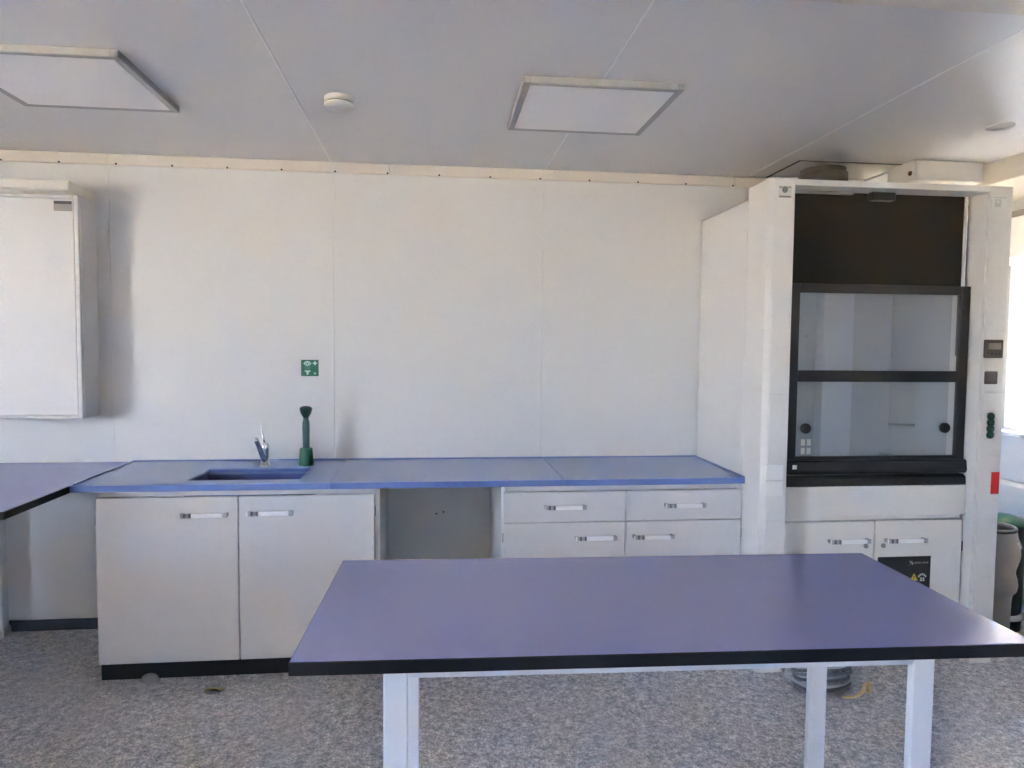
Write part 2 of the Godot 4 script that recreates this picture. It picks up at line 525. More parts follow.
func build_tables() -> void:
	# big table in front
	var t := thing("laboratory_table", "large lilac-grey table with black edge and white legs in the foreground", "table", Vector3(0.528, 0, 2.2075))
	t.rotation.y = deg_to_rad(-2.0)
	table_top(t, Vector3(-0.802, 0.87, -0.334), Vector3(0.787, 0.9, 0.334))
	var lx := [-0.603, 0.631]
	var lz := [-0.29, 0.182]
	for x in lx:
		for z in lz:
			var l := span(t, "leg", Vector3(x - 0.027, 0.012, z - 0.012), Vector3(x + 0.027, 0.87, z + 0.012), M.leg, 0.003)
			put(l, "foot", disc(0.011, 0.012, 16), M.black, Vector3(0, -0.435, 0))
		span(t, "side_rail", Vector3(x - 0.012, 0.82, lz[0] + 0.0121), Vector3(x + 0.012, 0.8695, lz[1] - 0.0121), M.leg, 0.002)
	for z in lz:
		span(t, "long_rail", Vector3(lx[0] + 0.0272, 0.792, z - 0.0115), Vector3(lx[1] - 0.0272, 0.8695, z + 0.0115), M.leg, 0.002)
	# desk in the left corner, running along z
	var k := thing("corner_desk", "black-edged desk at the left meeting the end of the blue worktop", "desk", Vector3(-1.98, 0, 0.58))
	table_top(k, Vector3(-0.38, 0.868, -0.565), Vector3(0.3955, 0.9, 0.56))
	for z in [-0.5, 0.47]:
		var l := span(k, "leg", Vector3(-0.284, 0.03, z - 0.03), Vector3(-0.214, 0.867, z + 0.03), M.leg, 0.003)
		put(l, "foot", cbox(Vector3(0.085, 0.06, 0.09), 0.014), M.leg, Vector3(0, -0.4185, 0))
	span(k, "side_rail", Vector3(-0.263, 0.8, -0.469), Vector3(-0.235, 0.867, 0.439), M.leg, 0.002)

# ---------------------------------------------------------------- fume hood
func build_hood() -> void:
	var x0 := 1.516
	var x1 := 2.727
	var zf := 0.83
	var h := thing("fume_hood", "tall white fume hood with black framed glass sash in the right corner", "fume hood", Vector3((x0 + x1) / 2, 0, 0.42))
	var o := h.position
	var b := func(called: String, a: Vector3, c: Vector3, m: Material, ch := 0.002) -> MeshInstance3D: return span(h, called, a - o, c - o, m, ch)
	b.call("side_panel", Vector3(x0, 0.001, 0.02), Vector3(x0 + 0.02, 2.246, 0.613), M.hood_white)
	b.call("side_panel", Vector3(x0, 0.001, 0.614), Vector3(x0 + 0.02, 2.302, 0.815), M.hood_white)
	b.call("side_panel", Vector3(x1 - 0.02, 0.001, 0.02), Vector3(x1, 2.246, 0.613), M.hood_white)
	b.call("side_panel", Vector3(x1 - 0.02, 0.001, 0.614), Vector3(x1, 2.302, 0.815), M.hood_white)
	b.call("roof_panel", Vector3(x0 + 0.02, 2.2, 0.02), Vector3(x1 - 0.02, 2.22, 0.614), M.hood_white)
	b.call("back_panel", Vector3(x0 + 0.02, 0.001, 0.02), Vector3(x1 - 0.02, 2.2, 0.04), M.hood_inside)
	# pillars with their row of service panels
	for s in 2:
		var a := x0 + 0.0005 if s == 0 else x1 - 0.122
		var e := x0 + 0.122 if s == 0 else x1 - 0.0005
		var y1 := 2.302
		var p := PackedVector2Array([Vector2(a + 0.02, 0.616), Vector2(e, 0.616), Vector2(e, zf), Vector2(a + 0.022, zf), Vector2(a, 0.8155), Vector2(a + 0.02, 0.8155)])
		if s == 1:
			p = PackedVector2Array([Vector2(a, 0.616), Vector2(e - 0.02, 0.616), Vector2(e - 0.02, 0.8155), Vector2(e, 0.8155), Vector2(e, zf - 0.006), Vector2(e - 0.006, zf), Vector2(a, zf)])
		var q := PackedVector2Array()
		for v in p:
			q.append(Vector2(v.x - (a + e) / 2, -(v.y - 0.723)))
		var pl := put(h, "pillar", extrude(q, y1 - 0.001), M.hood_white, Vector3((a + e) / 2, (y1 + 0.001) / 2, 0.723) - o)
		pl.rotation.x = -PI / 2
		var px0 := a + 0.026 if s == 0 else a + 0.006
		var px1 := e - 0.004 if s == 0 else e - 0.01
		var ys := [0.13, 0.43, 0.728, 1.0255, 1.3235, 1.6205, 1.919, 2.285]
		if s == 0:
			ys = [0.13, 0.43, 0.728, 1.0255, 1.3235, 1.6205, 2.285]
		for i in ys.size() - 1:
			b.call("service_panel", Vector3(px0, ys[i] + 0.0035, zf + 0.0002), Vector3(px1, ys[i + 1] - 0.0035, zf + 0.0045), M.hood_white, 0.001)
	# top rail, black upper panel, its bracket and the light cable rail
	b.call("top_rail", Vector3(x0 + 0.122, 2.274, 0.7), Vector3(x1 - 0.122, 2.302, zf), M.hood_white)
	b.call("upper_panel", Vector3(x0 + 0.122, 1.838, 0.70), Vector3(x1 - 0.157, 2.274, 0.715), M.black_panel)
	b.call("jamb", Vector3(x1 - 0.128, 0.9, 0.63), Vector3(x1 - 0.1225, 2.274, 0.825), M.hood_white, 0.001)
	b.call("cable_rail", Vector3(x1 - 0.156, 1.84, 0.70), Vector3(x1 - 0.148, 2.272, 0.73), M.hood_white, 0.001)
	b.call("cable_slot", Vector3(x1 - 0.147, 1.5, 0.68), Vector3(x1 - 0.129, 2.235, 0.71), M.black, 0.001)
	b.call("bracket", Vector3(2.06, 2.235, 0.715), Vector3(2.18, 2.273, 0.76), M.black, 0.003)
	b.call("bracket", Vector3(1.66, 2.262, 0.716), Vector3(1.98, 2.2735, 0.74), M.grille, 0.001)
	# inside
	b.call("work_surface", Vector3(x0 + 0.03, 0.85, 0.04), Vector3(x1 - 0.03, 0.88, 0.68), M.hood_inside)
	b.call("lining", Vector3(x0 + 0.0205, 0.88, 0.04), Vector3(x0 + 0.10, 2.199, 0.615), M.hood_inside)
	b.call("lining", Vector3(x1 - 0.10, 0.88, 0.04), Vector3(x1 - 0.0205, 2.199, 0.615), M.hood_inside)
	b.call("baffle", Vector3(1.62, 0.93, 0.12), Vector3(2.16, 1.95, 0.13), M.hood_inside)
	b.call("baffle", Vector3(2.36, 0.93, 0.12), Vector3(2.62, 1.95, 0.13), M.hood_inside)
	b.call("baffle_post", Vector3(2.17, 0.88, 0.10), Vector3(2.35, 2.19, 0.19), M.baffle, 0.004)
	for q in [Vector3(1.75, 1.6, 0.133), Vector3(2.1, 1.6, 0.133)]:
		var sc := put(h, "screw", disc(0.007, 0.005, 12), M.steel, q - o)
		sc.rotation.x = PI / 2
	var rod := put(h, "support_rod", tube([Vector3(2.62, 1.12, 0.35), Vector3(2.47, 1.125, 0.35)], [0.006], 10), M.steel, -o)
	rod.name = "support_rod"
	# sash
	var sa := Node3D.new()
	sa.name = "sash"
	h.add_child(sa, true)
	sa.position = Vector3(2.12, 0.99, 0.75) - o
	var so := Vector3(2.12, 0.99, 0.75)
	var f := func(called: String, a: Vector3, c: Vector3, m: Material, ch := 0.002) -> MeshInstance3D: return span(sa, called, a - so, c - so, m, ch)
	f.call("stile", Vector3(1.65, 0.995, 0.728), Vector3(1.722, 1.838, 0.752), M.black)
	f.call("stile", Vector3(2.548, 0.995, 0.728), Vector3(2.594, 1.838, 0.752), M.black)
	f.call("top_rail", Vector3(1.722, 1.795, 0.729), Vector3(2.548, 1.838, 0.751), M.black)
	f.call("middle_rail", Vector3(1.722, 1.373, 0.725), Vector3(2.548, 1.427, 0.757), M.black)
	f.call("bottom_rail", Vector3(1.722, 0.995, 0.729), Vector3(2.548, 1.013, 0.751), M.black)
	f.call("pane", Vector3(1.722, 1.427, 0.735), Vector3(2.548, 1.795, 0.741), M.hood_glass, 0.0)
	f.call("pane", Vector3(1.722, 1.013, 0.737), Vector3(2.548, 1.373, 0.743), M.hood_glass, 0.0)
	for x in [1.770, 2.488]:
		var kn := put(sa, "finger_knob", lathe([Vector2(0, 0.014), Vector2(0.014, 0.012), Vector2(0.021, 0.011), Vector2(0.025, 0.006), Vector2(0.025, -0.006)], 24), M.black, Vector3(x, 1.149, 0.75) - so)
		kn.rotation.x = PI / 2
	for ix in 2:
		for iy in 2:
			f.call("sticker", Vector3(1.752 + ix * 0.030, 1.024 + iy * 0.042, 0.7435), Vector3(1.772 + ix * 0.030, 1.055 + iy * 0.042, 0.7443), M.paper, 0.0)
	# grip rail of the sash and the air foil below it
	var gr := PackedVector2Array([Vector2(-0.012, -0.033), Vector2(0.018, -0.033), Vector2(0.026, -0.018), Vector2(0.02, 0.026), Vector2(0.01, 0.031), Vector2(-0.012, 0.031)])
	var rail := put(h, "grip_rail", extrude(gr, 0.959), M.black, Vector3(2.1205, 0.963, 0.745) - o)
	rail.rotation.y = -PI / 2
	var foil := PackedVector2Array([Vector2(-0.05, -0.03), Vector2(0.028, -0.03), Vector2(0.034, -0.022), Vector2(0.03, 0.01), Vector2(0.012, 0.021), Vector2(-0.05, 0.021)])
	rail = put(h, "air_foil", extrude(foil, 0.955), M.black, Vector3(2.1205, 0.9, 0.735) - o)
	rail.rotation.y = -PI / 2
	b.call("rail_sticker", Vector3(1.698, 0.957, 0.7715), Vector3(1.719, 0.977, 0.7735), M.paper, 0.0)
	# front apron and toe space
	b.call("front_panel", Vector3(x0 + 0.1225, 0.722, 0.74), Vector3(x1 - 0.1225, 0.869, 0.764), M.hood_white)
	b.call("jamb", Vector3(x1 - 0.128, 0.002, 0.768), Vector3(x1 - 0.1225, 0.9, 0.825), M.hood_white, 0.001)
	# the small fittings on the pillars
	var zp := zf + 0.005
	b.call("switch_plate", Vector3(1.527, 0.846, zp), Vector3(1.613, 0.918, zp + 0.014), M.socket_white, 0.003)
	b.call("switch_plate", Vector3(1.527, 0.921, zp), Vector3(1.613, 0.993, zp + 0.014), M.socket_white, 0.003)
	var dsp: MeshInstance3D = b.call("controller", Vector3(2.600, 1.494, zp), Vector3(2.698, 1.58, zp + 0.012), M.display, 0.004)
	put(dsp, "display", cbox(Vector3(0.066, 0.03, 0.002), 0.0005), M.screen, Vector3(0.002, 0.012, 0.0065))
	for i in 4:
		put(dsp, "button", disc(0.005, 0.004, 12, 0.001), M.black, Vector3(-0.03 + i * 0.02, -0.022, 0.007)).rotation.x = PI / 2
	b.call("socket", Vector3(2.61, 1.369, zp), Vector3(2.678, 1.43, zp + 0.01), M.socket_dark, 0.004)
	for i in 4:
		var y := 1.125 + i * 0.03
		var v := put(h, "service_tap", lathe([Vector2(0, 0.018), Vector2(0.012, 0.018), Vector2(0.017, 0.015), Vector2(0.018, 0.006), Vector2(0.013, 0.004), Vector2(0.013, 0)], 20), M.green_dark, Vector3(2.65, y, zp) - o)
		v.rotation.x = PI / 2
		put(v, "tap_mark", cbox(Vector3(0.016, 0.003, 0.01), 0.001), M.green, Vector3(0, 0.0185, 0))
	b.call("red_label", Vector3(2.674, 0.838, zp), Vector3(2.7165, 0.944, zp + 0.001), M.red, 0.0)
	print_on(h, "name_label", hood_label(), Vector2(0.062, 0.055), Vector3(1.588, 2.241, zp + 0.0006) - o)
	print_on(h, "faint_label", faint_label(), Vector2(0.07, 0.06), Vector3(2.655, 2.225, zp + 0.0006) - o)
	# cabinet below
	var c := thing("fume_hood_cabinet", "white two-door cabinet with locks below the fume hood sash", "cabinet", Vector3(2.12, 0, 0.42))
	o = c.position
	var e := func(called: String, a: Vector3, g: Vector3, m: Material, ch := 0.002) -> MeshInstance3D: return span(c, called, a - o, g - o, m, ch)
	e.call("side_panel", Vector3(1.6405, 0.09, 0.06), Vector3(1.66, 0.72, 0.738), M.carcass)
	e.call("side_panel", Vector3(2.583, 0.09, 0.06), Vector3(2.6025, 0.72, 0.738), M.carcass)
	e.call("bottom_panel", Vector3(1.66, 0.09, 0.06), Vector3(2.583, 0.108, 0.738), M.carcass)
	e.call("top_panel", Vector3(1.66, 0.702, 0.06), Vector3(2.583, 0.72, 0.752), M.hood_white)
	e.call("plinth", Vector3(1.645, 0.0, 0.1), Vector3(2.597, 0.089, 0.68), M.plinth)
	var d1: MeshInstance3D = e.call("door", Vector3(1.645, 0.095, 0.745), Vector3(2.1295, 0.698, 0.765), M.hood_white, 0.003)
	var d2: MeshInstance3D = e.call("door", Vector3(2.1345, 0.095, 0.745), Vector3(2.594, 0.698, 0.765), M.hood_white, 0.003)
	bow_handle(d1, Vector3(1.992, 0.607, 0.765) - o - d1.position, 0.216)
	bow_handle(d2, Vector3(2.284, 0.605, 0.765) - o - d2.position, 0.216)
	for q in [[d1, 2.088], [d2, 2.178]]:
		var lk := put(q[0], "lock", disc(0.011, 0.008, 20, 0.002), M.steel, Vector3(q[1], 0.577, 0.769) - o - q[0].position)
		lk.rotation.x = PI / 2
	put(d1, "hinge", cbox(Vector3(0.004, 0.05, 0.012), 0.002), M.black, Vector3(1.6427, 0.57, 0.76) - o - d1.position)
	put(d2, "hinge", cbox(Vector3(0.004, 0.05, 0.012), 0.002), M.black, Vector3(2.5965, 0.565, 0.76) - o - d2.position)
	var sp: MeshInstance3D = put(d2, "notice_plate", cbox(Vector3(0.277, 0.18, 0.002), 0.0), M.black, Vector3(2.2915, 0.43, 0.7665) - o - d2.position)
	sp.set_meta("label", "black notice with white pictogram on the cabinet door")
	print_on(sp, "notice_print", notice(), Vector2(0.275, 0.178), Vector3(0, 0, 0.0016), 0.35)

func fill_ellipse(im: Image, c: Vector2, r: Vector2, col: Color) -> void:
	for y in range(maxi(0, int(c.y - r.y)), mini(im.get_height(), int(c.y + r.y) + 2)):
		for x in range(maxi(0, int(c.x - r.x)), mini(im.get_width(), int(c.x + r.x) + 2)):
			if ((Vector2(x + 0.5, y + 0.5) - c) / r).length_squared() <= 1.0:
				im.set_pixel(x, y, col)

func fill_poly(im: Image, p: PackedVector2Array, col: Color) -> void:
	for y in im.get_height():
		for x in im.get_width():
			if Geometry2D.is_point_in_polygon(Vector2(x + 0.5, y + 0.5), p):
				im.set_pixel(x, y, col)

func hood_label() -> Image:
	var im := Image.create(64, 56, false, Image.FORMAT_RGB8)
	im.fill(Color8(206, 203, 197))
	var ink := Color8(116, 112, 106)
	im.fill_rect(Rect2i(3, 3, 14, 8), Color8(150, 146, 140))
	im.fill_rect(Rect2i(44, 4, 16, 6), Color8(150, 146, 140))
	fill_ellipse(im, Vector2(31, 18), Vector2(14, 15), ink)
	im.fill_rect(Rect2i(29, 6, 3, 24), Color8(146, 142, 136))
	im.fill_rect(Rect2i(3, 46, 58, 8), Color8(134, 129, 123))
	return im

func faint_label() -> Image:
	var im := Image.create(64, 56, false, Image.FORMAT_RGB8)
	im.fill(Color8(228, 226, 222))
	var ink := Color8(204, 200, 194)
	im.fill_rect(Rect2i(4, 4, 56, 5), ink)
	im.fill_rect(Rect2i(6, 14, 30, 34), ink)
	im.fill_rect(Rect2i(14, 20, 14, 10), Color8(222, 219, 214))
	return im

func notice() -> Image:
	var im := Image.create(280, 182, false, Image.FORMAT_RGB8)
	im.fill(Color8(20, 20, 22))
	var w := Color8(214, 210, 206)
	# slanted mark and a line of small lettering
	fill_poly(im, PackedVector2Array([Vector2(164, 22), Vector2(180, 22), Vector2(188, 34), Vector2(186, 44)]), Color8(190, 176, 172))
	fill_poly(im, PackedVector2Array([Vector2(180, 22), Vector2(186, 22), Vector2(164, 46), Vector2(160, 46)]), Color8(120, 108, 106))
	var x := 192
	for k in [5, 5, 3, 5, 5, 4, 5, 0, 5, 5, 4, 5, 5, 3]:
		if k > 0:
			im.fill_rect(Rect2i(x, 27, k, 9), Color8(150, 146, 142))
			im.fill_rect(Rect2i(x + 1, 30, maxi(1, k - 3), 2), Color8(60, 58, 58))
		x += k + 1
		if k == 0:
			x += 4
	# white pictogram: rays over two figures
	for k in 5:
		var a := deg_to_rad(150.0 - 30.0 * k)
		fill_ellipse(im, Vector2(238 + 21 * cos(a), 112 - 21 * sin(a)), Vector2(5, 6), w)
	fill_ellipse(im, Vector2(232, 112), Vector2(5, 6), w)
	fill_ellipse(im, Vector2(245, 112), Vector2(5, 6), w)
	im.fill_rect(Rect2i(226, 118, 12, 8), w)
	im.fill_rect(Rect2i(240, 118, 12, 8), w)
	# yellow warning triangle with a dark stroke
	fill_poly(im, PackedVector2Array([Vector2(194, 84), Vector2(216, 122), Vector2(172, 122)]), Color8(216, 196, 60))
	im.fill_rect(Rect2i(192, 98, 4, 14), Color8(30, 28, 24))
	return im

func eyewash_print() -> Image:
	var n := 128
	var im := Image.create(n, n, false, Image.FORMAT_RGB8)
	var g := Color8(24, 98, 72)
	var w := Color8(206, 228, 218)
	im.fill(g)
	# the eye
	fill_poly(im, PackedVector2Array([Vector2(16, 30), Vector2(28, 14), Vector2(46, 9), Vector2(64, 14), Vector2(76, 30), Vector2(62, 42), Vector2(46, 46), Vector2(30, 42)]), w)
	fill_ellipse(im, Vector2(46, 29), Vector2(20, 11), g)
	fill_ellipse(im, Vector2(46, 29), Vector2(15, 9), w)
	fill_ellipse(im, Vector2(46, 29), Vector2(6, 6), g)
	# falling water
	for k in 4:
		im.fill_rect(Rect2i(28 + k * 10, 50, 4, 10), Color8(120, 168, 150))
		im.fill_rect(Rect2i(32 + k * 9, 66, 3, 10), Color8(120, 168, 150))
	# the basin on its stem
	fill_poly(im, PackedVector2Array([Vector2(24, 84), Vector2(70, 84), Vector2(68, 92), Vector2(54, 98), Vector2(54, 116), Vector2(40, 116), Vector2(40, 98), Vector2(26, 92)]), w)
	# first-aid cross and the small splash
	im.fill_rect(Rect2i(97, 10, 10, 32), w)
	im.fill_rect(Rect2i(86, 21, 32, 10), w)
	fill_ellipse(im, Vector2(102, 107), Vector2(10, 8), Color8(150, 196, 180))
	return im

# ---------------------------------------------------------------- small things
func build_wall_things() -> void:
	# wall cabinet at the left
	var c := thing("wall_cabinet", "shallow white cabinet hung on the back wall above the desk", "cabinet", Vector3(-2.07, 1.147, 0))
	var o := c.position
	var b := func(called: String, a: Vector3, e: Vector3, m: Material, ch := 0.002) -> MeshInstance3D: return span(c, called, a - o, e - o, m, ch)
	b.call("body", Vector3(-2.4, 1.147, 0.001), Vector3(-1.742, 2.252, 0.168), M.laminate, 0.003)
	b.call("frame_edge", Vector3(-1.762, 1.147, 0.1685), Vector3(-1.742, 2.252, 0.19), M.laminate, 0.003)
	b.call("frame_edge", Vector3(-2.4, 1.147, 0.1685), Vector3(-1.7625, 1.163, 0.19), M.laminate, 0.003)
	b.call("frame_edge", Vector3(-2.4, 2.236, 0.1685), Vector3(-1.7625, 2.252, 0.19), M.laminate, 0.003)
	var d: MeshInstance3D = b.call("door", Vector3(-2.4, 1.166, 0.1685), Vector3(-1.7655, 2.232, 0.186), M.laminate, 0.002)
	var l := put(d, "sticker", cbox(Vector3(0.085, 0.05, 0.001), 0.0), M.grille, Vector3(-1.812, 2.199, 0.187) - o - d.position)
	l.set_meta("label", "grey sticker with a dark band")
	put(l, "dark_band", cbox(Vector3(0.08, 0.013, 0.001), 0.0), M.baseboard, Vector3(0, 0.016, 0.0008))
	var t := thing("cable_trunking", "white cable trunking lying on top of the wall cabinet", "trunking", Vector3(-2.09, 2.253, 0.1))
	span(t, "body", Vector3(-0.31, 0.0, -0.099), Vector3(0.347, 0.053, 0.176), M.cable_duct, 0.003)
	span(t, "lid", Vector3(-0.31, 0.006, 0.1762), Vector3(0.343, 0.051, 0.183), M.cable_duct, 0.003)
	# eyewash sign
	var s := thing("eyewash_sign", "green square emergency eyewash sign stuck on the back wall", "sign", Vector3(-0.6635, 1.357, 0))
	span(s, "plate", Vector3(-0.046, 0, 0.0005), Vector3(0.046, 0.088, 0.003), M.sign_green, 0.0)
	print_on(s, "print", eyewash_print(), Vector2(0.0915, 0.0875), Vector3(0, 0.044, 0.0034))
	# mixer tap
	var k := thing("mixer_tap", "chrome lever mixer tap behind the blue sink", "tap", Vector3(-0.862, 0.9, 0.185))
	put(k, "body", lathe([Vector2(0.026, 0.0), Vector2(0.026, 0.004), Vector2(0.021, 0.008), Vector2(0.020, 0.05), Vector2(0.0215, 0.09), Vector2(0.0215, 0.105), Vector2(0.017, 0.117), Vector2(0.008, 0.122), Vector2(0, 0.123)], 28), M.chrome)
	put(k, "spout", tube([Vector3(0, 0.03, 0.005), Vector3(-0.003, 0.06, 0.04), Vector3(-0.007, 0.112, 0.09), Vector3(-0.01, 0.148, 0.128), Vector3(-0.01, 0.156, 0.138)], [0.016, 0.015, 0.0135, 0.0135, 0.012], 16), M.chrome)
	put(k, "lever", tube([Vector3(-0.002, 0.118, 0.0), Vector3(-0.01, 0.15, -0.004), Vector3(-0.018, 0.19, -0.012), Vector3(-0.021, 0.215, -0.018)], [0.006, 0.005, 0.0045, 0.003], 10), M.chrome)
	# hand-held eye shower in its holder
	var e := thing("eye_shower", "green hand-held eye shower standing in its holder beside the sink", "eye shower", Vector3(-0.657, 0.9, 0.17))
	put(e, "holder", lathe([Vector2(0.037, 0.0), Vector2(0.038, 0.004), Vector2(0.032, 0.086), Vector2(0.03, 0.089), Vector2(0.016, 0.089)], 32), M.green)
	put(e, "handle", lathe([Vector2(0.017, 0.09), Vector2(0.0175, 0.14), Vector2(0.019, 0.19), Vector2(0.0175, 0.225), Vector2(0.013, 0.24), Vector2(0.012, 0.252)], 24), M.green_grip)
	put(e, "spray_head", lathe([Vector2(0.012, 0.245), Vector2(0.016, 0.252), Vector2(0.026, 0.27), Vector2(0.031, 0.288), Vector2(0.032, 0.295), Vector2(0.028, 0.303), Vector2(0.014, 0.308), Vector2(0, 0.309)], 32), M.green_dark)

func ceiling_lamp(label: String, at: Vector3) -> void:
	var c := thing("ceiling_light", label, "ceiling light", at, "square ceiling lights")
	var w := 0.298
	var d := 0.285
	var f := 0.026
	span(c, "housing", Vector3(-w + 0.002, -0.016, -d + 0.002), Vector3(w - 0.002, -0.001, d - 0.002), M.lamp_frame, 0.002)
	for s in [-1, 1]:
		span(c, "frame", Vector3(s * w, -0.028, -d), Vector3(s * (w - f), -0.002, d), M.lamp_frame, 0.002)
		span(c, "frame", Vector3(-w + f, -0.028, s * d), Vector3(w - f, -0.002, s * (d - f)), M.lamp_frame, 0.002)
	span(c, "diffuser", Vector3(-w + f, -0.0265, -d + f), Vector3(w - f, -0.02, d - f), M.diffuser, 0.0005)

func build_ceiling_things() -> void:
	ceiling_lamp("square white ceiling light panel above the wall cabinet, cut by the frame", Vector3(-1.337, H, 1.115))
	ceiling_lamp("square white ceiling light panel nearer the fume hood", Vector3(0.62, H, 1.075))
	var s := thing("smoke_detector", "round white smoke detector on the ceiling between the two lights", "detector", Vector3(-0.37, H, 1.03))
	put(s, "base", lathe([Vector2(0.0, -0.001), Vector2(0.056, -0.001), Vector2(0.058, -0.006), Vector2(0.057, -0.02), Vector2(0.054, -0.022)], 32), M.plastic_white)
	put(s, "slot", lathe([Vector2(0.051, -0.021), Vector2(0.051, -0.028)], 32), M.grille)
	put(s, "cap", lathe([Vector2(0.05, -0.027), Vector2(0.058, -0.027), Vector2(0.058, -0.034), Vector2(0.05, -0.043), Vector2(0.034, -0.047), Vector2(0, -0.048)], 32), M.plastic_white)
	var r := thing("round_ceiling_cover", "small flat round cover on the ceiling near the right beam", "cover", Vector3(2.446, H, 1.057))
	put(r, "ring", lathe([Vector2(0.04, -0.0005), Vector2(0.055, -0.0005), Vector2(0.054, -0.006), Vector2(0.044, -0.008)], 32), M.plastic_white)
	put(r, "disc", lathe([Vector2(0, -0.006), Vector2(0.043, -0.006), Vector2(0.044, -0.003)], 32), M.plastic_white)
	var c := thing("ceiling_box", "white rectangular box under the ceiling above the fume hood", "box", Vector3(2.6, 2.4, 0.28))
	span(c, "casing", Vector3(-0.145, 0.0, 0.0), Vector3(0.242, 0.103, 0.217), M.cable_duct, 0.003)
	span(c, "cover", Vector3(-0.14, 0.004, 0.2172), Vector3(0.237, 0.1, 0.221), M.plastic_white, 0.002)
	var kn := put(c, "brown_plug", disc(0.012, 0.01, 16, 0.002), M.rust, Vector3(-0.148, 0.04, 0.19))
	kn.rotation.z = PI / 2
	var d := thing("exhaust_duct", "dark round exhaust duct between the fume hood roof and ceiling", "duct", Vector3(2.09, 2.222, 0.27))
	put(d, "pipe", lathe([Vector2(0.115, 0), Vector2(0.115, 0.27)], 40), M.duct)
	put(d, "collar", lathe([Vector2(0.115, 0.2), Vector2(0.124, 0.2), Vector2(0.124, 0.245), Vector2(0.115, 0.245)], 40), M.duct)

func build_left_bench() -> void:
	# stands left of the frame and keeps the window's low light off the base cabinets
	var c := thing("base_cabinet", "white closed base cabinet standing left of the corner desk", "cabinet", Vector3(-2.72, 0, 1.85))
	span(c, "body", Vector3(-0.36, 0.08, -0.64), Vector3(0.36, 0.87, 0.64), M.carcass, 0.003)
	span(c, "plinth", Vector3(-0.34, 0, -0.62), Vector3(0.34, 0.0795, 0.62), M.plinth, 0.002)
	span(c, "top", Vector3(-0.38, 0.8705, -0.66), Vector3(0.38, 0.9, 0.66), M.worktop, 0.002)

func build_corner() -> void:
	# radiator under the right window
	var r := thing("radiator", "white panel radiator below the right window", "radiator", Vector3(XR - 0.05, 0.12, 0.72))
	span(r, "panel", Vector3(-0.035, 0, -0.6), Vector3(0.02, 0.66, 0.6), M.plastic_white, 0.02)
	span(r, "bracket", Vector3(0.0205, 0.1, -0.4), Vector3(0.0495, 0.55, -0.36), M.plastic_white, 0.002)
	span(r, "bracket", Vector3(0.0205, 0.1, 0.36), Vector3(0.0495, 0.55, 0.4), M.plastic_white, 0.002)
	# taupe bin
	var b := thing("taupe_bin", "taupe plastic bin with a bulged waist right of the fume hood", "bin", Vector3(2.885, 0, 0.6))
	put(b, "body", lathe([Vector2(0, 0.001), Vector2(0.1, 0.001), Vector2(0.102, 0.01), Vector2(0.105, 0.24), Vector2(0.109, 0.275), Vector2(0.125, 0.295), Vector2(0.131, 0.325), Vector2(0.127, 0.355), Vector2(0.118, 0.385), Vector2(0.12, 0.41), Vector2(0.132, 0.455), Vector2(0.137, 0.485), Vector2(0.134, 0.525), Vector2(0.122, 0.575), Vector2(0.115, 0.61)], 40), M.bin_taupe)
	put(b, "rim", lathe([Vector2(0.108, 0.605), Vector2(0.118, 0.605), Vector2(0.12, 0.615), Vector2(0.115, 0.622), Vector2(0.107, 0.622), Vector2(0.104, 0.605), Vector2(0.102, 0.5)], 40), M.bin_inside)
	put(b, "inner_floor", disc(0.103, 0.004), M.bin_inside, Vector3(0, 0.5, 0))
	for a in [58.0, 32.0]:
		var q := put(b, "paper_tag", cbox(Vector3(0.03, 0.034, 0.001), 0.0), M.paper, Vector3(0.133 * sin(deg_to_rad(a)), 0.542, 0.133 * cos(deg_to_rad(a))))
		q.rotation = Vector3(deg_to_rad(-20), deg_to_rad(a), 0)
		q.rotation_order = EULER_ORDER_YXZ
	# dark bin behind it with a green lid
	b = thing("dark_bin", "dark grey bin with a green lid behind the taupe bin", "bin", Vector3(3.13, 0, 0.4))
	put(b, "foot", lathe([Vector2(0, 0.001), Vector2(0.105, 0.001), Vector2(0.105, 0.06), Vector2(0.095, 0.065)], 32), M.plinth)
	put(b, "base_ring", lathe([Vector2(0.095, 0.062), Vector2(0.112, 0.062), Vector2(0.114, 0.075), Vector2(0.11, 0.088), Vector2(0.098, 0.09)], 32), M.plastic_white)
	put(b, "body", lathe([Vector2(0.098, 0.09), Vector2(0.104, 0.1), Vector2(0.114, 0.57), Vector2(0.116, 0.575)], 32), M.bin_dark)
	put(b, "lid", lathe([Vector2(0.116, 0.573), Vector2(0.12, 0.575), Vector2(0.12, 0.59), Vector2(0.11, 0.605), Vector2(0.06, 0.622), Vector2(0, 0.626)], 32), M.green)

